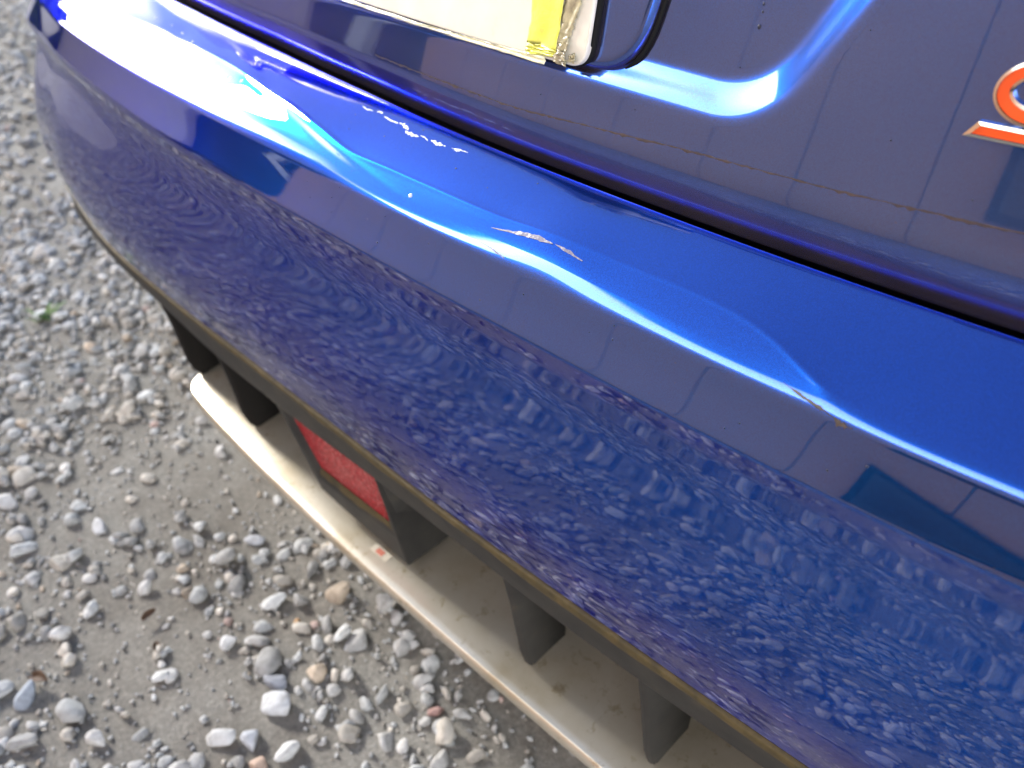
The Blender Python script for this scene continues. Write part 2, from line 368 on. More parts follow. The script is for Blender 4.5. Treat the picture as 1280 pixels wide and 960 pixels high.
# number plate surround: a slightly proud rounded panel inside the recess
def on_tail(x, z, dy=0.):
    """point on the lean plane of the tailgate (recess ignored) for a given x"""
    s = np.interp(-x, -PC[200:1350, 0], PS[200:1350])
    for _ in range(4):
        p = tail_xy(s, z, dy, False); s = s+(p[..., 0]-x)
    return tail_xy(s, z, dy, False)
def rounded_outline(pts, radii, n=10):
    out_ = []
    for i, (p, r_) in enumerate(zip(pts, radii)):
        a = np.array(pts[i-1], float); b = np.array(p, float); c_ = np.array(pts[(i+1) % len(pts)], float)
        if r_ <= 0: out_.append(b); continue
        u = (a-b)/np.linalg.norm(a-b); v = (c_-b)/np.linalg.norm(c_-b)
        for t in np.linspace(0, 1, n): out_.append((1-t)**2*(b+u*r_)+2*t*(1-t)*b+t*t*(b+v*r_))
    return np.array(out_)
def inset_rings(outl, ds):
    """crude inward offset of a closed xz outline by distances ds"""
    t = np.roll(outl, -1, 0)-np.roll(outl, 1, 0); t /= np.linalg.norm(t, axis=1)[:, None]+1e-9
    nn = np.c_[-t[:, 1], t[:, 0]]
    area = np.sum(outl[:, 0]*np.roll(outl[:, 1], -1)-np.roll(outl[:, 0], -1)*outl[:, 1])
    if area < 0: nn = -nn
    return [outl+nn*d for d in ds]
def slab(name, outl, prof_, mat, parent, smooth=True, fill=True, **props):
    """outl xz outline, prof_ list of (inset, dy): rings swept, last ring filled"""
    rings = inset_rings(outl, [p[0] for p in prof_]); vs = []; fs = []
    nn = len(outl)
    for rg, (_, dy) in zip(rings, prof_): vs += [on_tail(q[0], q[1], dy) for q in rg]
    for k in range(len(prof_)-1):
        for i in range(nn):
            j = (i+1) % nn; fs.append((k*nn+i, k*nn+j, (k+1)*nn+j, (k+1)*nn+i))
    if fill: fs.append(tuple((len(prof_)-1)*nn+i for i in range(nn)))
    me = mesh(name, vs, fs); bm = bmesh.new(); bm.from_mesh(me); bmesh.ops.recalc_face_normals(bm, faces=bm.faces[:]); bm.to_mesh(me); bm.free()
    return link(name, me, mat, parent, smooth, **props)
def dense(pts, step=.02):
    pts = [np.array(p, float) for p in pts]; o_ = []
    for i, p in enumerate(pts):
        q = pts[(i+1) % len(pts)]; k = max(1, int(np.linalg.norm(q-p)/step))
        for j in range(k): o_.append(p+(q-p)*j/k)
    return np.array(o_)
pan = rounded_outline([(-.335, .7810), (.2975, .7875), (.3165, .880), (-.36, .880)], [.03, .034, .02, .02])
pan_d = dense(pan, .02)
# surround built as a grid of strips so it follows the curved tailgate
def strip_panel(name, outl, dy, mat, parent, edge=.004, drop=.010, **props):
    x0, x1 = outl[:, 0].min(), outl[:, 0].max(); xs = np.unique(np.r_[np.linspace(x0+1e-4, x1-1e-4, 90), x1-.034*(1-np.cos(np.linspace(0, math.pi/2, 24)))-1e-4])
    V_ = []
    for x in xs:
        zc_ = []
        for i in range(len(outl)):
            a, b = outl[i-1], outl[i]
            if (a[0]-x)*(b[0]-x) <= 0 and a[0] != b[0]: zc_.append(a[1]+(b[1]-a[1])*(x-a[0])/(b[0]-a[0]))
        lo, hi = min(zc_), max(zc_); V_.append([lo+(hi-lo)*t for t in sm(np.linspace(0, 1, 34))])
    V_ = np.array(V_); X_ = xs[:, None]*np.ones_like(V_)
    # distance to outline for rounding over
    d = np.full(V_.shape, 9.)
    for i in range(len(outl)):
        a, b = outl[i-1], outl[i]; e = b-a; L2 = e @ e+1e-12; q_ = np.clip(((X_-a[0])*e[0]+(V_-a[1])*e[1])/L2, 0, 1)
        d = np.minimum(d, np.hypot(X_-a[0]-q_*e[0], V_-a[1]-q_*e[1]))
    t = np.clip(d/edge, 0, 1); yy = dy-drop*(1-np.sqrt(1-(1-t)**2))
    P_ = on_tail(X_, V_, yy)
    return link(name, grid_mesh(name, P_), mat, parent, True, **props)
surround = strip_panel('plate_surround', pan_d, .001, PAINT_DUSTY, tailgate, edge=.008, drop=.012)
# black rubber gasket in the groove round the surround
def tube(name, pts, r_, mat, parent, closed=False, seg=8, **props):
    pts = np.array(pts, float); nn = len(pts); vs = []; fs = []
    for i in range(nn):
        a = pts[(i-1) % nn] if closed or i > 0 else pts[i]; b = pts[(i+1) % nn] if closed or i < nn-1 else pts[i]
        t = Vector(b-a).normalized(); u = t.orthogonal().normalized() if abs(t.y) > .9 else t.cross(Vector((0, 1, 0))).normalized(); v = t.cross(u)
        rr = r_[i] if hasattr(r_, '__len__') else r_
        for k in range(seg):
            an = 2*math.pi*k/seg; vs.append(Vector(pts[i])+(u*math.cos(an)+v*math.sin(an))*rr)
    for i in range(nn if closed else nn-1):
        for k in range(seg):
            j = (i+1) % nn; fs.append((i*seg+k, i*seg+(k+1) % seg, j*seg+(k+1) % seg, j*seg+k))
    if not closed: fs += [tuple(range(seg))[::-1], tuple((nn-1)*seg+k for k in range(seg))]
    return link(name, mesh(name, vs, fs), mat, parent, True, **props)
gk = inset_rings(pan_d, [-.0006])[0]
tube('plate_gasket', [on_tail(q[0], q[1], -.0055) for q in gk if q[1] < .879], .0014, BLACK, tailgate)

# number plate, blank behind its cream cover, taped with yellow tape
plate = rounded_outline([(-.252, .7905), (.2655, .7915), (.2655, .874), (-.252, .874)], [.008, .013, .008, .008], 8)
PLD = .0085
pl = strip_panel('number_plate', dense(plate, .01), PLD, PLATE, car, edge=.0012, drop=.004)
# solid rim of the plate
slab('plate_holder', dense(inset_rings(plate, [-.0012])[0], .02), [(0, .001), (0, PLD-.0045), (.002, PLD-.0035)], BLACK, pl, fill=False)
rng = np.random.default_rng(7)
def tape_strip(name, path_lo, path_hi, dy, mat, parent, rough=.0, n_=40, m_=10, curl=0., **props):
    lo = np.array(path_lo, float); hi = np.array(path_hi, float)
    t = np.linspace(0, 1, n_); L = np.stack([np.interp(t, np.linspace(0, 1, len(lo)), lo[:, j]) for j in (0, 1)], 1); Hh = np.stack([np.interp(t, np.linspace(0, 1, len(hi)), hi[:, j]) for j in (0, 1)], 1)
    L += rng.normal(0, rough, L.shape); Hh += rng.normal(0, rough, Hh.shape)
    u = np.linspace(0, 1, m_)[None, :, None]; Q = L[:, None]*(1-u)+Hh[:, None]*u
    wr = .0005*np.sin(u[..., 0]*9+np.sin(t*7)[:, None]*1.5)+.0003*np.sin(t*40)[:, None]*np.cos(u[..., 0]*7)
    P_ = on_tail(Q[..., 0], Q[..., 1], dy+wr+curl*np.maximum(0, u[..., 0]-.6)**2)
    o = link(name, grid_mesh(name, P_), mat, parent, True, **props)
    sf = o.modifiers.new('thickness', 'SOLIDIFY'); sf.thickness = .0004; sf.offset = 0
    return o
# along the bottom edge and the broad vertical band at the right end
tape_strip('tape', [(-.25, .7885), (.232, .7895)], [(-.25, .7915), (.10, .7915), (.232, .7935)], PLD+.0009, tape_material('pale_tape_edge', (.74, .68, .38), (.80, .76, .58)), pl, .0002, 90, 6, label='pale yellow tape along the bottom edge')
tape_strip('tape', [(.2145, .7925), (.2140, .80), (.2142, .874)], [(.2400, .7955), (.2415, .80), (.2430, .874)], PLD+.0016, TAPE, pl, .00035, 50, 16, label='broad yellow tape over the right end')
tape_strip('tape', [(.2400, .7990), (.2425, .815), (.243, .874)], [(.2480, .8000), (.2520, .812), (.2570, .830), (.257, .874)], PLD+.0012, TORN, pl, .0007, 40, 8, label='torn translucent tape edge')
tape_strip('tape', [(.2435, .7925), (.2405, .7960), (.2435, .8050)], [(.2515, .7925), (.2505, .7975), (.2515, .8075)], PLD+.0022, TORN, pl, .0008, 24, 8, curl=.004, label='torn tape end hanging off the corner')
tape_strip('tape', [(.2525, .7955), (.2530, .7990)], [(.2590, .7950), (.2580, .7990)], PLD+.0016, TORN, pl, .0008, 12, 6, curl=.006, label='small curled scrap of tape')

# badge: chrome rim and orange enamel; most of it lies outside the frame
badge = bpy.data.objects.new('badge', None); COL.objects.link(badge); badge.parent = car
def letter_c(cx, cz, rx, rz, stroke, a0, a1, n_=48, shear=.12):
    an = np.radians(np.linspace(a0, a1, n_)); o_ = np.c_[cx+np.cos(an)*rx, cz+np.sin(an)*rz]
    i_ = np.c_[cx+.0005+np.cos(an[::-1])*(rx-stroke), cz+np.sin(an[::-1])*(rz-stroke)]
    q = np.r_[o_, i_]; q[:, 0] += (q[:, 1]-cz)*shear; return q
ring = letter_c(.5155, .8230, .0200, .0135, .0072, 42, 318)
bar = np.array([(.4885, .8020), (.6000, .8020), (.6030, .8085), (.4935, .8085)])
def relief(name, outl, inset, h0, h1, parent):
    cen = outl.mean(0); nn = len(outl); vs = []; fs = []
    seq = [(outl, -.001), (outl, h0), (inset, h0+.0003)]
    for rg, dy in seq: vs += [on_tail(q[0], q[1], dy) for q in rg]
    for k in range(2):
        for i in range(nn): j = (i+1) % nn; fs.append((k*nn+i, k*nn+j, (k+1)*nn+j, (k+1)*nn+i))
    me = mesh(name, vs, fs); bm = bmesh.new(); bm.from_mesh(me); bmesh.ops.recalc_face_normals(bm, faces=bm.faces[:]); bm.to_mesh(me); bm.free()
    rim = link(name, me, CHROME, parent)
    bm = bmesh.new(); vv = [bm.verts.new(on_tail(q[0], q[1], h1)) for q in inset]
    if nn > 10:
        hN = nn//2
        for i in range(hN-1): bm.faces.new((vv[i], vv[i+1], vv[nn-2-i], vv[nn-1-i]))
    else: bm.faces.new(vv)
    bmesh.ops.recalc_face_normals(bm, faces=bm.faces[:])
    me2 = bpy.data.meshes.new('enamel'); bm.to_mesh(me2); bm.free(); me2.flip_normals() if me2.polygons[0].normal.y > 0 else None
    return rim, link('enamel', me2, ORANGE, rim)
ring_in = letter_c(.5155, .8230, .0187, .0122, .0046, 46, 314)
relief('letter', ring, ring_in, .0035, .0030, badge)
bar_in = np.array([(.4918, .8033), (.5990, .8033), (.6010, .8073), (.4950, .8073)])
relief('underline', bar, bar_in, .0035, .0030, badge)
# dirt caught along the tailgate crease
xs = np.linspace(.02, .62, 200); j1 = rng.normal(0, .00035, 200); j2 = rng.normal(0, .0003, 200)
zc_ = np.interp(xs, [0, .14, .2, .26, .34, .43, .52, .62], [.7548, .7553, .7554, .7585, .7625, .7645, .7680, .770])
DZ = zc_
def tail_line(x, z, dy): return on_tail(x, z, dy)
V_ = np.stack([on_tail(xs, DZ-.0001-np.abs(j1)*1.8, .00012), on_tail(xs, DZ, .00016), on_tail(xs, DZ+.0001+np.abs(j2)*.8, .00012)], 1)
link('dirt_line', grid_mesh('dirt_line', V_), DIRT, tailgate, True)
# ------------------------------------------------------------------ lower trim, diffuser, lip
TRIM_A = 2.75
st = np.linspace(0.2, TRIM_A, 420)
def rows(lst): return np.stack([at(st, o, z) for o, z in lst], 1)
oc, to = ochre_o(st), trim_o(st)
trim = link('lower_trim', grid_mesh('lower_trim', rows([(oc-.015, ZO-.002), (oc-.0005, ZO-.0025), (oc+.0005, ZO-.0035), (oc-.0005, ZO-.008), (oc*.6+to*.4-.001, ZO-.030), (to+.0005, ZT+.004), (to-.0008, ZT+.0005), (to-.006, ZT+.001), (to-.012, ZT+.02), (to-.03, ZT+.05)]), flip=True), PLASTIC, car, True)
mudw = .0085+.0012*np.sin(st*23)+.0008*np.sin(st*61)
link('mud_line', grid_mesh('mud_line', rows([(oc-.010, ZO-.0013), (oc+.0009, ZO-.0014), (oc+.0013, ZO-.0035), (oc+.0004, ZO-.0035-mudw*.6), (oc-.0006, ZO-.0035-mudw)]), flip=True), OCHRE, trim, True)
# lip: thick board with a rounded nose
sL = np.linspace(.35, 2.262, 300)
lo_ = lip_o(sL); endr = np.clip((2.262-sL)/.05, 0, 1); lo_ = lo_-.035*(1-np.sqrt(1-(1-endr)**2))
def lrows(lst): return np.stack([at(sL, o, z) for o, z in lst], 1)
LZ = .2085
nose = [(lo_-.16, LZ-.018), (lo_-.012, LZ-.018)]+[(lo_-.0060+.0060*math.sin(a), LZ-.0085-.0090*math.cos(a)) for a in np.linspace(.2, math.pi*.93, 12)]
top = [(lo_-.012, LZ+.0015), (lo_-.020, LZ+.0030), (lo_-.035, LZ+.0055), (lo_-.055, LZ+.0080), (lo_-.08, LZ+.0100), (lo_-.12, LZ+.012), (lo_-.20, LZ+.016)]
LV = lrows(nose+top)
LV = np.concatenate([LV, np.repeat(LV[-1:].mean(1, keepdims=True), LV.shape[1], 1)], 0)
lip = link('splitter_lip', grid_mesh('splitter_lip', LV, flip=True), SILVER, car, True, label='silver painted lower lip')
# small faded sticker on the lip
def on_lip(s, d): 
    zz_ = LZ+np.interp(d, [.012, .020, .035, .055], [.0015, .003, .0055, .008]); return at(s, lip_o(s)-d, zz_+.0006)
# diffuser interior, its shade painted near-black
sI = np.linspace(.3, 2.55, 200); ti = trim_o(sI)
link('diffuser_back', grid_mesh('diffuser_back', np.stack([at(sI, ti-.02, ZT+.05), at(sI, ti-.10, ZT+.01), at(sI, ti-.15, .30), at(sI, ti-.17, .20)], 1), flip=True), DARK, car, True)

def ray_s(x, y):
    d = np.hypot(PC[:, 0]-x, PC[:, 1]-y); return PS[d.argmin()]
# fins: tapered hollow-looking blades between trim and lip
def fin(x_top, mat=PLASTIC, w=.013, dx=-.008, depth=.085, inw=1., hi=ZT+.004, zb=LZ+.0035, round_=.006, name='fin'):
    s0 = np.interp(-x_top, -PC[200:1350, 0], PS[200:1350]); o = float(trim_o(s0))
    p = at(s0, o-.001, hi); y0 = p[1]
    vs = []; secs = [(hi+.02, 0), (hi, 0), (hi-.05, .007), (zb+.03, .015), (zb+.010, .0195), (zb+.003, .023), (zb-.004, .0250)]
    for z, iny in secs:
        f = (hi-z)/(hi-zb); xc = p[0]+dx*max(0, f); ww = w*(1-.30*f)*(1 if z > zb+.02 else .93)
        y1 = y0+.0015+iny*inw; yb = y1+depth-.035*max(0, f)
        vs += [(xc-ww/2, yb, z), (xc-ww/2, y1+.003, z), (xc-ww*.22, y1, z), (xc+ww*.22, y1, z), (xc+ww/2, y1+.003, z), (xc+ww*.5+.010*(1-f), yb, z)]
    k = 6; fs = []
    for i in range(len(secs)-1):
        for j in range(k): fs.append((i*k+j, i*k+(j+1) % k, (i+1)*k+(j+1) % k, (i+1)*k+j))
    fs += [tuple(range(k))[::-1], tuple((len(secs)-1)*k+j for j in range(k))]
    me = mesh(name, vs, fs); bm = bmesh.new(); bm.from_mesh(me); bmesh.ops.recalc_face_normals(bm, faces=bm.faces[:])
    bmesh.ops.bevel(bm, geom=[e for e in bm.edges if e.calc_face_angle(0) > .5], offset=.0016, segments=2, affect='EDGES'); bm.to_mesh(me); bm.free()
    return link(name, me, mat, car, True)
FINS = [fin(.210), fin(.362), fin(.515), fin(.667)]
FINS += [fin(.022, w=.016, dx=-.014), fin(-.305, DARK, w=.026, dx=-.038, inw=1.4), fin(-.478, DARK, w=.030, dx=-.042, inw=1.4)]  # two left fins near-black, the openings' shade in their colour

# reflector housing between two openings
XA, XB = -.163, .026
def hpt(x, z, d=0.):
    s0 = np.interp(-x, -PC[200:1350, 0], PS[200:1350]); o = float(trim_o(s0))
    p = at(s0, o-.001, z); return (x, p[1]+(ZT-z)*.13+d, z)
def quad_ring(outer, inner, d_out, d_in, nseg=10):
    def samp(q): 
        o_ = []
        for i in range(4):
            a, b = np.array(q[i]), np.array(q[(i+1) % 4])
            for j in range(nseg): o_.append(a+(b-a)*j/nseg)
        return o_
    A, B = samp(outer), samp(inner); vs = [hpt(p[0], p[1], d_out) for p in A]+[hpt(p[0], p[1], d_in) for p in B]; nn = len(A)
    return vs, [(i, (i+1) % nn, nn+(i+1) % nn, nn+i) for i in range(nn)]
outer = [(XA-.004, .375), (XB, .375), (XB-.006, .222), (XA+.022, .240)]
face_in = [(XA+.008, .3660), (XB-.006, .3650), (XB-.010, .2720), (XA+.032, .2640)]
deep = [(XA+.017, .3650), (XB-.0075, .3640), (XB-.0115, .2810), (XA+.038, .2830)]
v1, f1_ = quad_ring(outer, face_in, 0, 0); v2, f2_ = quad_ring(face_in, deep, 0, .006); v3, f3_ = quad_ring(outer, outer, 0, .12)
vs = v1+v2+v3; fs = f1_+[tuple(i+len(v1) for i in f) for f in f2_]+[tuple(i+len(v1)+len(v2) for i in f) for f in f3_]
me = mesh('reflector_housing', vs, fs); bm = bmesh.new(); bm.from_mesh(me); bmesh.ops.remove_doubles(bm, verts=bm.verts[:], dist=1e-5); bmesh.ops.recalc_face_normals(bm, faces=bm.faces[:])
bmesh.ops.bevel(bm, geom=[e for e in bm.edges if len(e.link_faces) == 2 and e.calc_face_angle(0) > .3], offset=.0014, segments=2, affect='EDGES'); bm.to_mesh(me); bm.free()
housing = link('reflector_housing', me, PLASTIC, car)
vs = []; nx, nzz = 24, 12
for i in range(nx):
    for j in range(nzz):
        u, v = i/(nx-1), j/(nzz-1)
        q = (1-u)*((1-v)*np.array(deep[3])+v*np.array(deep[0]))+u*((1-v)*np.array(deep[2])+v*np.array(deep[1]))
        vs.append(hpt(q[0], q[1], .0056-.0022*math.sin(math.pi*u)*math.sin(math.pi*v)))
link('reflector', grid_mesh('reflector', np.array(vs).reshape(nx, nzz, 3)), RED, housing, True, label='red reflector lens')
# muddy ledge at the bottom of the housing opening
vs = []
for t in np.linspace(0, 1, 30):
    a = np.array(face_in[3])*(1-t)+np.array(face_in[2])*t; b = np.array(deep[3])*(1-t)+np.array(deep[2])*t; w_ = .6+.2*math.sin(t*9)+.1*math.sin(t*31)
    q = a+(b-a)*w_; vs.append([hpt(a[0], a[1]+.0008, .0010), hpt(q[0], q[1]+.0004, .006*w_-.0010), hpt(b[0], b[1]-.0002, .0048)])
link('mud_ledge', grid_mesh('mud_ledge', np.array(vs)), OCHRE, housing, True)

# ------------------------------------------------------------------ marks on the bumper: thin, irregular, real patches
def w_of(o, s): return o/gap_o(s)
def patch(name, pts, width, mat, surf, parent, jag=.35, seed=0, lift=.0004, n_=40, ws=None, **props):
    r = np.random.default_rng(seed); pts = np.array(pts, float)
    t = np.linspace(0, 1, n_); tp = np.r_[0, np.cumsum(np.linalg.norm(np.diff(pts, axis=0), axis=1))]; tp /= tp[-1]
    cs = np.stack([np.interp(t, tp, pts[:, j]) for j in (0, 1)], 1)
    prof_w = np.interp(t, np.linspace(0, 1, len(ws)), ws) if ws is not None else np.sin(np.pi*t)**.5
    ns = lambda: np.convolve(np.pad(r.normal(0, 1, n_), 1, 'edge'), (.28, .44, .28), 'valid')*1.5
    hw = width*.5*prof_w*(1+jag*ns()); hw2 = width*.5*prof_w*(1+jag*ns())
    d = np.gradient(cs, axis=0); d[:, 1] *= 1; nn = np.c_[-d[:, 1], d[:, 0]]; nn /= np.linalg.norm(nn, axis=1)[:, None]+1e-9
    A = cs+nn*np.abs(hw)[:, None]; B = cs-nn*np.abs(hw2)[:, None]
    V_ = np.array([[surf(*(a*(1-k)+b*k), lift) for k in (0, .33, .66, 1)] for a, b in zip(A, B)])
    return link(name, grid_mesh(name, V_), mat, parent, True, **props)
# surface coordinate (s, o) in metres: o negative on the shelf, positive down the strip
def bsurf(s, o, lift):
    i = np.searchsorted(s_st, s); i = min(max(i, 1), n-1)
    t = (s-s_st[i-1])/(s_st[i]-s_st[i-1])
    pr = PROF[i-1]*(1-t)+PROF[i]*t
    k = 9; seg = pr[k:k+len(shb[0])+36]                               # gap .. crease
    oo = np.maximum.accumulate(seg[:, 0]); z = np.interp(o, oo, seg[:, 1])
    dz = np.interp(o+.0006, oo, seg[:, 1])-np.interp(o-.0006, oo, seg[:, 1])
    nx_, nz_ = -dz, .0012; l_ = math.hypot(nx_, nz_)
    return at(s, o+lift*nx_/l_, z+lift*nz_/l_)
def sh(s, w): return (s, EO+(shelf_o(s)-EO)*w)
# scratch in broken white pieces
for k, (a, b, w_) in enumerate([((1.705, .795), (1.688, .800), .0010), ((1.684, .812), (1.676, .822), .0016), ((1.672, .800), (1.650, .797), .0013), ((1.650, .812), (1.634, .770), .0022),
                            ((1.636, .745), (1.618, .752), .0024), ((1.618, .770), (1.606, .752), .0010), ((1.604, .775), (1.586, .778), .0020), ((1.580, .782), (1.562, .815), .0008), ((1.576, .79), (1.570, .80), .0016)]):
    patch('scratch', [sh(*a), sh((a[0]+b[0])/2, (a[1]+b[1])/2+.012*((k % 2)*2-1)), sh(*b)], w_, WHITE_SCRATCH, bsurf, bumper, .5, k, .0002, 30)
# scuffs through to primer
patch('scuff', [sh(1.492, .185), sh(1.466, .232), sh(1.452, .252), sh(1.440, .255)], .0024, SCUFF, bsurf, bumper, .25, 21, .0003, 36, ws=[.1, .35, .5, 1, .9, .2])
patch('scuff', [sh(1.438, .262), sh(1.426, .250), sh(1.414, .235)], .0014, SCUFF, bsurf, bumper, .25, 22, .0003, 24, ws=[.2, .8, 1, .6, .2])
# chips along the edge
patch('paint_chip', [(1.270, -.0008), (1.258, .0010), (1.248, .0018), (1.240, .0028)], .0013, CHIP, bsurf, bumper, .3, 31, .0003, 40, ws=[.1, .25, .9, .8, .9, .3, .1])
patch('paint_chip', [(1.240, .0028), (1.235, .0036), (1.230, .0034)], .0013, CHIP, bsurf, bumper, .4, 32, .0003, 24, ws=[.2, 1, .9, .2, .1])
patch('paint_chip', [(1.500, -.0010), (1.484, -.0002), (1.470, .0012)], .0008, SCUFF, bsurf, bumper, .5, 33, .0002, 30, ws=[.1, .4, .7, 1, .2])
# drops of water and grit: real little domes
def dome(s, o, r_, mat, name, k):
    ico = bmesh.new(); bmesh.ops.create_icosphere(ico, subdivisions=2, radius=1)
    p = bsurf(s, o, .0); q = bsurf(s, o, .001); nn = Vector(q-p).normalized(); rot = nn.to_track_quat('Z', 'Y').to_matrix()
    for v in ico.verts:
        c_ = v.co.copy(); c_.z = max(c_.z, -.15)*.45; c_.x *= 1+.25*math.sin(k*1.7); c_ *= 1+.12*math.sin(5*math.atan2(c_.y, c_.x)+k)
        v.co = Vector(p)+rot @ (c_*r_)
    me_ = bpy.data.meshes.new(name); ico.to_mesh(me_); ico.free(); link(name, me_, mat, bumper, True)
for k, (s, w, r_) in enumerate([(1.904, .35, .0016), (1.895, .36, .0010), (1.873, .378, .0021), (1.852, .305, .0019), (1.825, .38, .0012), (1.852, .444, .0013), (1.807, .365, .0012), (1.775, .371, .0010), (1.86, .35, .0009), (1.578, .116, .0017), (1.82, .43, .0008), (1.93, .40, .0010), (2.02, .55, .0012), (2.06, .60, .0013), (2.10, .63, .0011), (2.15, .62, .0014), (2.19, .60, .0011)]):
    dome(s, shelf_o(s)*w, r_, DROP, 'water_drop', k)
r = np.random.default_rng(5)
for k in range(46):
    if k < 16: s, o = 1.60+r.uniform(-.12, .14), r.uniform(.004, .017)
    elif k < 26: s, o = r.uniform(1.15, 1.5), r.uniform(.004, .017)
    else: s = r.uniform(1.45, 1.95); o = shelf_o(s)*r.uniform(.08, .9)
    dome(s, o, r.uniform(.0003, .0007), SPECK, 'grit_speck', k)
for k, (x, z, rr_) in enumerate([(.366, .826, .0011), (.366, .8330, .0006), (.3655, .8365, .0008), (.368, .845, .0006), (.36, .806, .0004), (.455, .792, .0005), (.43, .835, .0004), (.50, .776, .0005), (.30, .775, .0004), (.22, .768, .0004)]):
    s_ = float(np.interp(-x, -PC[200:1350, 0], PS[200:1350])); p_ = tail_xy(np.array([s_]), np.array([z]))[0]
    bm = bmesh.new(); bmesh.ops.create_icosphere(bm, subdivisions=2, radius=rr_, matrix=Matrix.Translation(Vector(p_)) @ Matrix.Diagonal((1, .5, 1.3, 1)))
    me_ = bpy.data.meshes.new('grit_speck'); bm.to_mesh(me_); bm.free(); link('grit_speck', me_, SPECK, tailgate, True)
# ------------------------------------------------------------------ sticker on lip
def lsurf(s, o, lift): return on_lip(s, -o)
vs = np.array([[on_lip(a, b) for b in np.linspace(.020, .030, 4)] for a in np.linspace(1.742, 1.772, 8)])
stk = link('sticker', grid_mesh('sticker', vs), material('cream_sticker', (.55, .48, .36), .6)[0], lip, True)
vs = np.array([[on_lip(a, b)+np.array((0, 0, .0004)) for b in np.linspace(.0215, .0280, 3)] for a in np.linspace(1.752, 1.764, 5)])
link('printed_mark', grid_mesh('printed_mark', vs), material('faded_red_print', (.50, .13, .07), .6)[0], stk, True)

# ------------------------------------------------------------------ rest of the car
def body():
    ys = np.array([.55, .8, 1.2, 1.6, 2.2, 2.8, 3.3, 3.7, 4.0, 4.15]); V_ = []
    xc = 0
    for y in ys:
        hw = .99*(1-.10*max(0, (y-3.2)/.95)**2); roof = np.interp(y, [.55, .8, 1.2, 2.2, 2.9, 3.2, 4.15], [1.40, 1.46, 1.50, 1.50, 1.02, .98, .72]); bw = np.interp(y, [.55, 1.2, 2.2, 2.9, 3.2, 4.15], [.56, .60, .60, .80, .82, .80])
        belt = min(.95, roof-.02)
        half = [(hw*.92, .22), (hw*.99, .34), (hw, .55), (hw*.99, .75), (hw*.96, belt), (max(bw, .1)*1.12, (belt+roof)*.5+.02), (bw, roof-.04), (bw*.7, roof-.005), (0, roof)]
        V_.append([(xc+a, y, z) for a, z in half]+[(xc-a, y, z) for a, z in half[-2::-1]])
    return np.array(V_)
bv = body(); bodyo = link('body_shell', grid_mesh('body_shell', bv, flip=True), PAINT, car, True)
# rear slope from tailgate top to roof
sq = np.linspace(.45, 2.75, 60); a_ = tail_xy(sq, np.full(60, 1.02), 0, False); xr = .03+(np.linspace(1, -1, 60))*.56
b_ = np.stack([xr, np.full(60, .56), np.full(60, 1.40)-.03*np.abs(np.linspace(1, -1, 60))**3], 1)
ys_ = np.linspace(0, 1, 8)[None, :, None]; link('rear_window', grid_mesh('rear_window', a_[:, None]*(1-ys_)+b_[:, None]*ys_), GLASS, car, True)
for sx in (1, -1):
    p0 = tail_xy(np.array([.0 if sx > 0 else SMAX]*12), np.linspace(.24, 1.0, 12), 0, False)
    zsd = np.linspace(.24, .98, 12); V_ = np.array([[(sx*(1.005-.02*((z-.5)/.4)**2), y, z) for z in zsd] for y in np.linspace(.78, 4.0, 20)])
    for yi in range(V_.shape[0]):
        for zi in range(12):
            for yc in (1.05, 3.55):
                d = math.hypot(V_[yi, zi, 1]-yc, V_[yi, zi, 2]-.33)
                if d < .37: V_[yi, zi, 2] = max(V_[yi, zi, 2], .33+math.sqrt(max(0, .37**2-(V_[yi, zi, 1]-yc)**2)))
    link('side_panel', grid_mesh('side_panel', V_, flip=sx > 0), PAINT, car, True)
box('underbody', (-.88, .15, .20), (.88, 4.0, .24), DARK, car)
for sx in (1, -1):
    for yc in (1.05, 3.55):
        bm = bmesh.new(); bmesh.ops.create_cone(bm, cap_ends=True, segments=40, radius1=.325, radius2=.325, depth=.21, matrix=Matrix.Translation((.0+sx*.88, yc, .325)) @ Matrix.Rotation(R(90), 4, 'Y'))
        bmesh.ops.bevel(bm, geom=[e for e in bm.edges if e.calc_face_angle(0) > 1], offset=.03, segments=3, affect='EDGES')
        me = bpy.data.meshes.new('wheel'); bm.to_mesh(me); bm.free(); wh = link('wheel', me, TYRE, car)
        bm = bmesh.new(); bmesh.ops.create_cone(bm, cap_ends=True, segments=32, radius1=.20, radius2=.17, depth=.03, matrix=Matrix.Translation((.0+sx*.988, yc, .325)) @ Matrix.Rotation(R(90*sx), 4, 'Y'))
        me = bpy.data.meshes.new('rim'); bm.to_mesh(me); bm.free(); link('rim', me, CHROME, wh)

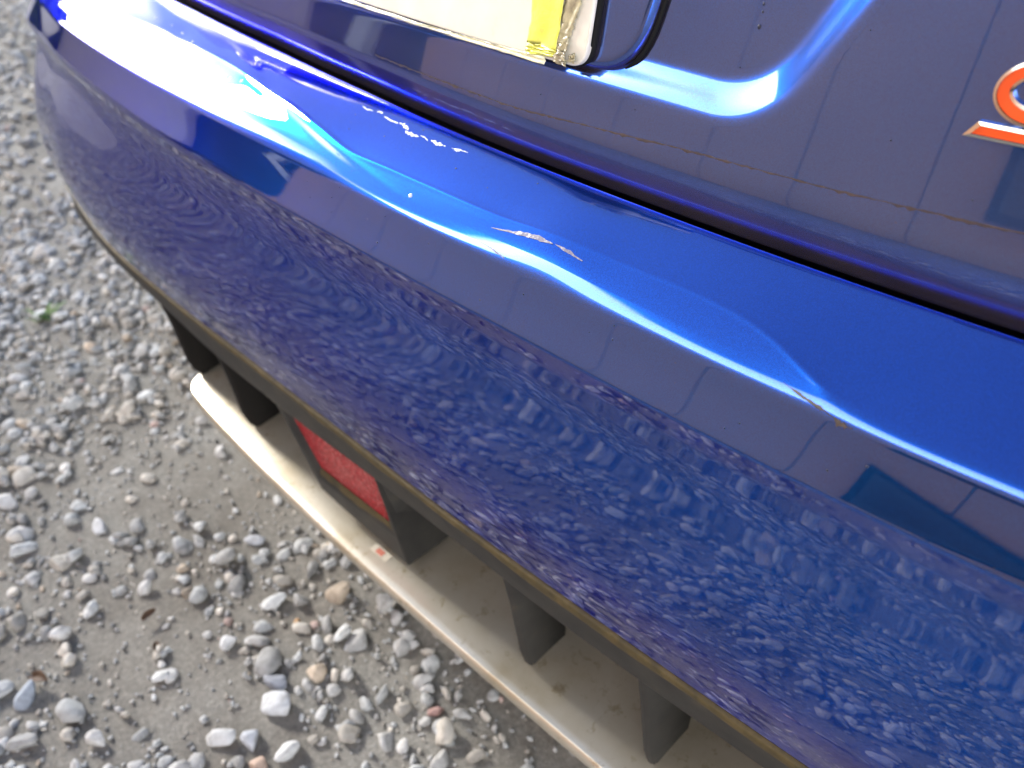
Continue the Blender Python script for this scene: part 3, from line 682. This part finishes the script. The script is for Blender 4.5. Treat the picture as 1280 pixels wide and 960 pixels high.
# ------------------------------------------------------------------ ground
def gnoise(x, y, seed, sc):
    r_ = np.random.default_rng(seed); T = r_.random((64, 64)); X_ = x*sc; Y_ = y*sc
    xi = np.floor(X_).astype(int); yi = np.floor(Y_).astype(int); fx = X_-xi; fy = Y_-yi; fx = fx*fx*(3-2*fx); fy = fy*fy*(3-2*fy)
    g = lambda a, b: T[a % 64, b % 64]
    return (g(xi, yi)*(1-fx)+g(xi+1, yi)*fx)*(1-fy)+(g(xi, yi+1)*(1-fx)+g(xi+1, yi+1)*fx)*fy
def ground_z(x, y): return .016*(gnoise(x, y, 1, 2.2)-.5)+.006*(gnoise(x, y, 2, 9)-.5)+.0025*(gnoise(x, y, 3, 34)-.5)
def mud_material():
    mt, t, b = material('grey_mud', (.2, .19, .17), .85)
    n1 = noise(t, 3.5, 6, .6); n2 = noise(t, 150, 5, .75); n3 = noise(t, 420, 3, .6)
    r1 = ramp(t, n1.outputs['Fac'], [(.3, (.17, .148, .118)), (.52, (.26, .24, .205)), (.7, (.34, .325, .29))])
    r2 = ramp(t, n2.outputs['Fac'], [(.3, (.62, .62, .62)), (.5, (1, 1, 1)), (.68, (1.5, 1.5, 1.52))])
    mx = t.nodes.new('ShaderNodeMixRGB'); mx.blend_type = 'MULTIPLY'; mx.inputs[0].default_value = .8
    t.links.new(r1.outputs[0], mx.inputs[1]); t.links.new(r2.outputs[0], mx.inputs[2]); t.links.new(mx.outputs[0], b.inputs['Base Color'])
    a1 = t.nodes.new('ShaderNodeMath'); a1.operation = 'ADD'; t.links.new(n2.outputs['Fac'], a1.inputs[0]); t.links.new(n3.outputs['Fac'], a1.inputs[1])
    bump(t, b, a1.outputs[0], .8, .006); return mt
MUD = mud_material()
gx = np.unique(np.r_[np.linspace(-60, -5, 12), np.linspace(-5, -1.6, 120), np.linspace(-1.6, 1.6, 330), np.linspace(1.6, 3, 30), np.linspace(3, 40, 10)])
gy = np.unique(np.r_[np.linspace(-3.4, -1.6, 60), np.linspace(-1.6, 1.0, 270), np.linspace(1.0, 3, 40), np.linspace(3, 60, 12), np.linspace(-60, -3.4, 12)])
GX, GY = np.meshgrid(gx, gy, indexing='ij')
ground = link('ground', grid_mesh('ground', np.stack([GX, GY, ground_z(GX, GY)], -1)), MUD, None, True, kind='structure')

def stone_material():
    mt, t, b = material('stone', (.4, .4, .4), .8)
    at_ = t.nodes.new('ShaderNodeAttribute'); at_.attribute_name = 'tint'
    n1 = noise(t, 90, 6, .65); r1 = ramp(t, n1.outputs['Fac'], [(.28, (.62, .60, .57)), (.5, (1, 1, 1)), (.75, (1.18, 1.18, 1.2))])
    mx = t.nodes.new('ShaderNodeMixRGB'); mx.blend_type = 'MULTIPLY'; mx.inputs[0].default_value = 1
    t.links.new(at_.outputs['Color'], mx.inputs[1]); t.links.new(r1.outputs[0], mx.inputs[2]); t.links.new(mx.outputs[0], b.inputs['Base Color'])
    n2 = noise(t, 500, 4, .6); bump(t, b, n2.outputs['Fac'], .35, .002); return mt
STONE = stone_material()
def ico(sub):
    bm = bmesh.new(); bmesh.ops.create_icosphere(bm, subdivisions=sub, radius=1)
    v = np.array([x.co for x in bm.verts]); f = np.array([[q.index for q in p.verts] for p in bm.faces]); bm.free(); return v/np.linalg.norm(v, axis=1)[:, None], f
def facet(v, r_, planes=11, p=9.):
    nn = r_.normal(size=(planes, 3)); nn /= np.linalg.norm(nn, axis=1)[:, None]; d = r_.uniform(.45, .95, planes)
    q = np.maximum(v @ nn.T, 0)/d; rad = (np.sum(q**p, 1)+.03)**(-1/p); rad = np.minimum(rad, 1.3)
    return v*rad[:, None]*np.array([1, r_.uniform(.62, .95), r_.uniform(.42, .72)])
def rotm(r_, N):
    a = r_.uniform(0, 2*math.pi, N); tx = r_.normal(0, .28, N); ty = r_.normal(0, .28, N)
    ca, sa = np.cos(a), np.sin(a); Z_ = np.zeros(N); O_ = np.ones(N)
    Rz = np.stack([ca, -sa, Z_, sa, ca, Z_, Z_, Z_, O_], 1).reshape(N, 3, 3)
    Rx = np.stack([O_, Z_, Z_, Z_, np.cos(tx), -np.sin(tx), Z_, np.sin(tx), np.cos(tx)], 1).reshape(N, 3, 3)
    Ry = np.stack([np.cos(ty), Z_, np.sin(ty), Z_, O_, Z_, -np.sin(ty), Z_, np.cos(ty)], 1).reshape(N, 3, 3)
    return Rx @ Ry @ Rz
def tints(r_, N):
    g = np.clip(r_.normal(.43, .08, N), .22, .62); h = r_.random(N); c_ = np.stack([g*1.02, g, g*.955], 1)
    c_[h < .35] *= (.97, 1.0, 1.02); c_[(h > .55) & (h < .80)] *= (1.05, .99, .90); c_[h > .996] *= (1.0, .75, .68); c_[(h > .97) & (h < .992)] *= (1.05, .88, .70)
    c_[(h > .35) & (h < .42)] *= .55
    return c_
def scatter(r_, protos, F, X_, Y_, Rr, sink=.25):
    Vs, Fs, Cs = [], [], []; off = 0; N = len(X_); which = r_.integers(0, len(protos), N); RM = rotm(r_, N); T_ = tints(r_, N); gz = ground_z(X_, Y_)
    for k, pv in enumerate(protos):
        I = np.where(which == k)[0]
        if not len(I): continue
        v = np.einsum('nij,vj->nvi', RM[I], pv)*Rr[I, None, None]
        hgt = -v[..., 2].min(1); v += np.stack([X_[I], Y_[I], gz[I]+hgt*(1-sink*2*r_.uniform(.3, 1.3, len(I)))], 1)[:, None]
        nv = pv.shape[0]; Vs.append(v.reshape(-1, 3)); Fs.append((F[None]+(np.arange(len(I))*nv)[:, None, None]+off).reshape(-1, 3)); off += len(I)*nv
        Cs.append(np.repeat(T_[I], nv, 0))
    return np.concatenate(Vs), np.concatenate(Fs), np.concatenate(Cs)
def tint_attr(me, C4):
    a = me.color_attributes.new('tint', 'FLOAT_COLOR', 'POINT'); a.data.foreach_set('color', np.c_[C4, np.ones(len(C4))].astype(np.float32).reshape(-1))
r = np.random.default_rng(11)
v0, f0 = ico(1); v1_, f1i = ico(2); v2_, f2i = ico(3)
P_grit = [facet(v0, r, 7, 6) for _ in range(12)]; P_small = [facet(v1_, r, 7, 22) for _ in range(26)]; P_big = [facet(v2_, r, 8, 34) for _ in range(26)]
def dens(x, y):
    d = .30+1.25*sm((gnoise(x, y, 21, 3.2)*.55+gnoise(x, y, 22, 9)*.45-.34)/.28)
    d = (d+1.5*sm((-x-.55)/.4)+1.0*sm((-y-.22)/.25))*(1+1.0*sm((-x-.60)/.9)+.9*sm((-y-.25)/.5)); return np.clip(d, 0, 2.4)/2.4
def pick(N, x0, x1, y0, y1, fn=dens):
    x = r.uniform(x0, x1, N*6); y = r.uniform(y0, y1, N*6); k = r.random(N*6) < fn(x, y); return x[k][:N], y[k][:N]
SP = [ # x, y, rx, ry, rz, rotation, tint, label, seed
 (-.106, -.185, .024, .018, .013, .5, (.60, .61, .62), 'largest pale grey stone with a flat top, below the lip at lower left', 3),
 (-.117, -.257, .023, .014, .011, 1.0, (.66, .66, .64), 'long whitish wedge stone at the bottom edge of the gravel in view', 5),
 (-.085, -.232, .016, .015, .012, .2, (.58, .60, .63), 'round bluish grey stone between the long whitish wedge and the pointed pale stone', 8),
 (-.042, -.210, .019, .013, .011, 1.9, (.64, .64, .63), 'pointed pale stone at the bottom edge, nearest to the silver lip', 12),
 (-.050, -.241, .014, .011, .009, .7, (.55, .40, .31), 'pinkish brown stone cut by the bottom edge of the picture', 15),
 (-.133, -.162, .021, .012, .010, .3, (.36, .38, .42), 'slate blue stone lying behind the largest pale grey stone', 18),
 (-.378, -.043, .021, .010, .008, .9, (.50, .51, .53), 'flat grey wedge stone beside the silver lip below the reflector', 21),
 (-.199, -.092, .009, .006, .005, .4, (.46, .27, .12), 'small orange brown stone beside the silver lip', 24),
 (-.230, -.068, .014, .012, .010, 1.2, (.36, .35, .33), 'dark square grey stone just behind the small orange brown one', 27),
 (-.237, -.173, .015, .012, .009, 2.1, (.68, .68, .67), 'white three-cornered stone alone on bare mud', 30),
 (-.593, -.194, .020, .013, .007, .2, (.66, .66, .66), 'flat white stone far out on the mud at the left', 36),
 (-.361, -.399, .022, .014, .012, 2.6, (.38, .42, .47), 'dark slate stone near the lower left corner', 39),
 (.045, -.054, .010, .009, .007, .2, (.42, .26, .23), 'small reddish stone in the shade of the silver lip', 42)]
def clear(x, y):
    k = np.ones(len(x), bool)
    for q in SP: k &= np.hypot(x-q[0], y-q[1]) > q[2]*1.25
    return k
_pick = pick
def pick(*a):
    x, y = _pick(*a); k = clear(x, y); return x[k], y[k]
parts = []
x, y = pick(2200, -1.9, 1.3, -1.6, .65); parts.append(scatter(r, P_big, f2i, x, y, np.clip(r.lognormal(math.log(.0150), .26, len(x)), .011, .028), .30))
x, y = pick(9500, -1.9, 1.3, -1.6, .65); parts.append(scatter(r, P_small, f1i, x, y, np.clip(r.lognormal(math.log(.0088), .28, len(x)), .0045, .015), .28))
x, y = pick(34000, -1.9, 1.3, -1.6, .65, lambda a, b: .35+.65*dens(a, b)); parts.append(scatter(r, P_grit, f0, x, y, np.clip(r.lognormal(math.log(.0036), .35, len(x)), .0017, .0075), .2))
x, y = pick(15000, -6, -1.9, -3.3, 3.2, lambda a, b: .6+0*a); parts.append(scatter(r, P_grit, f0, x, y, np.clip(r.lognormal(math.log(.0155), .34, len(x)), .007, .038), .2))
x, y = pick(8000, -1.9, 2.2, -3.3, -1.6, lambda a, b: .8+0*a); parts.append(scatter(r, P_grit, f0, x, y, np.clip(r.lognormal(math.log(.013), .3, len(x)), .007, .026), .2))
x, y = pick(2400, -1.9, -1.0, .65, 3.2, lambda a, b: .8+0*a); parts.append(scatter(r, P_grit, f0, x, y, np.clip(r.lognormal(math.log(.015), .3, len(x)), .007, .026), .2))
off = 0; VV, FF, CC = [], [], []
for a, b, c_ in parts: VV.append(a); FF.append(b+off); CC.append(c_); off += len(a)
me = tri_soup('gravel', np.concatenate(VV), np.concatenate(FF)); tint_attr(me, np.concatenate(CC))
gravel = link('gravel', me, STONE, None, False, kind='stuff', label='loose grey gravel pressed into damp grey mud')
print('gravel tris', len(me.polygons))

# single stones that stand out
def stone(x, y, rx, ry, rz, rot, tint, label, seed):
    rr = np.random.default_rng(seed); v = facet(v2_, rr, 12, 14); v /= np.abs(v).max(0); v = v*np.array([rx, ry, rz])
    me_ = tri_soup('stone', v, f2i); tint_attr(me_, np.tile(np.array(tint, float)*.84, (len(v), 1)))
    o = link('stone', me_, STONE, None, True, label=label, category='stone')
    o.location = (x, y, float(ground_z(np.array([x]), np.array([y]))[0])+rz*.55); o.rotation_euler = (rr.normal(0, .12), rr.normal(0, .12), rot); return o
for q in SP: stone(*q)
# a few dry leaves and two weeds
LEAF = material('dry_brown_leaf', (.10, .055, .028), .7)[0]; GREEN = material('weed_green', (.12, .26, .04), .6)[0]
def gz1(x, y): return float(ground_z(np.array([x]), np.array([y]))[0])
for k, (x, y, rot, L, lab) in enumerate([(-.370, -.372, .4, .015, 'curled brown leaf on the gravel near the lower left corner'), (-.360, -.225, 1.7, .011, 'small dark brown leaf scrap among the middle gravel'), (-.300, -.245, 2.8, .010, 'folded dry leaf beside the middle gravel patch')]):
    V_ = np.array([[((u-.5)*2*L, (v-.5)*L*1.0*math.sin(math.pi*(.08+.84*u)), .004+.35*L*(2*v-1)**2+.2*L*math.sin(3*u+k)) for v in np.linspace(0, 1, 7)] for u in np.linspace(0, 1, 12)])
    o = link('dry_leaf', grid_mesh('dry_leaf', V_), LEAF, None, True, label=lab, category='leaf'); o.location = (x, y, gz1(x, y)+.006); o.rotation_euler = (.2, -.15, rot)
    sf = o.modifiers.new('thickness', 'SOLIDIFY'); sf.thickness = .0004
for k, (x, y, lab) in enumerate([(-1.93, .10, 'small green weed in the gravel at the left edge, the farther one'), (-1.32, .005, 'small green weed in the gravel at the left edge, the nearer one')]):
    rw = np.random.default_rng(k); vs = []; fs = []
    for b in range(22):
        a = rw.uniform(0, 6.28); l = rw.uniform(.02, .045); w_ = .003; n0 = len(vs); bx, by = rw.normal(0, .01, 2)
        for t_ in np.linspace(0, 1, 5):
            rr_ = l*t_*.8; zz_ = l*(t_-.45*t_*t_); ww = w_*(1-t_)**.6+.0002
            for sg in (-1, 1): vs.append((bx+math.cos(a)*rr_-math.sin(a)*sg*ww, by+math.sin(a)*rr_+math.cos(a)*sg*ww, zz_+.0006*sg))
        for i in range(4): fs.append((n0+2*i, n0+2*i+1, n0+2*i+3, n0+2*i+2))
    o = link('weed', mesh('weed', vs, fs), GREEN, None, True, label=lab, category='weed'); o.location = (x, y, gz1(x, y))

# ------------------------------------------------------------------ building behind the photographer (seen only as reflections)
def cladding(name, a, c_):
    mt, t, b = material(name, a, .6); n_ = noise(t, 1.2, 5, .6); rr = ramp(t, n_.outputs['Fac'], [(.3, a), (.7, c_)]); t.links.new(rr.outputs[0], b.inputs['Base Color']); return mt
CLAD = cladding('tan_cladding', (.88, .43, .22), (.82, .39, .20)); CLAD2 = cladding('grey_cladding', (.62, .50, .40), (.55, .44, .36))
bld = bpy.data.objects.new('workshop_building', None); COL.objects.link(bld); bld.location = (0, -3.5, 0)
bld['label'] = 'tan panelled workshop wall behind the photographer, mirrored in the bumper'; bld['category'] = 'building'
def bpart(name, lo, hi, mat, **k):
    o = box(name, (lo[0], lo[1]+3.5, lo[2]), (hi[0], hi[1]+3.5, hi[2]), mat, bld, **k); return o
HB = 3.35
xw = [2.3, 1.55, .75, -.05, -.85, -1.63, -2.33, -3.15, -4.05, -4.95, -5.85, -7.0]
def clad(x0, x1, mat, z0=.02, z1=HB): bpart('cladding_panel', (x0+.007, -3.54, z0), (x1-.007, -3.50, z1), mat, bev=.004)
for a, b in zip(xw[:-1], xw[1:]):
    clad(b, a, CLAD)
bpart('wall', (-7.0, -3.9, 0), (2.3, -3.56, HB), material('brown_wall', (.56, .27, .14), .8)[0])
bpart('dark_block_frame', (-.50, -3.50, 1.18), (1.60, -3.47, 2.00), BLACK)  # made-up window, added to mirror as a dark block in the strip
bpart('dark_block', (-.45, -3.468, 1.22), (1.55, -3.462, 1.95), material('dark_block_face', (.01, .012, .016), .25)[0])
bpart('doorway_shade', (-11.3, -3.9, 0), (-7.02, -3.62, HB), BLACK)  # solid black block, the opening's shade put in as colour
bpart('door_post', (-9.1, -3.60, 0), (-8.75, -3.50, 2.5), material('white_post', (.8, .8, .78), .5)[0])
bpart('door_post', (-8.75, -3.58, 2.42), (-7.05, -3.50, 2.5), bpy.data.materials['white_post'])
added_barn = bpy.data.objects.new('added_barn', None); COL.objects.link(added_barn); added_barn.location = (-10.3, -3.6, 0)  # unseen, added tall to keep bright sky out of the strip's reflection
added_barn['label'] = 'tall grey clad barn beyond the tan workshop, unseen, raised to block sky from reflections'; added_barn['category'] = 'added_barn'
for a, b in ((-12.2, -11.32), (-14.2, -12.22), (-17, -14.22), (-20, -17.02), (-24, -20.02), (-30, -24.02), (-38, -30.02), (-46, -38.02)):
    box('cladding_panel', (a+10.3, -.1, 0), (b+10.3, .10, 5.6), CLAD2, added_barn)
box('roof', (-35.8, -4.5, 5.6), (.1, .35, 5.75), CLAD2, added_barn)
rh = np.random.default_rng(3); Nl = 22000
cx_ = rh.normal(-48, 1.2, Nl); cy_ = rh.uniform(-9, 34, Nl); cz_ = rh.uniform(0, 1, Nl)*(7+2.5*np.sin(cy_*.5)+1.5*np.sin(cy_*1.3))
dv = rh.normal(0, .45, (Nl, 3, 3)); hv = (np.stack([cx_, cy_, cz_], 1)[:, None]+dv).reshape(-1, 3)
link('hedge', tri_soup('hedge', hv, np.arange(3*Nl).reshape(-1, 3)), material('hedge_leaf', (.07, .12, .03), .6)[0], None, False, kind='stuff', label='tall green hedge beyond the barn')
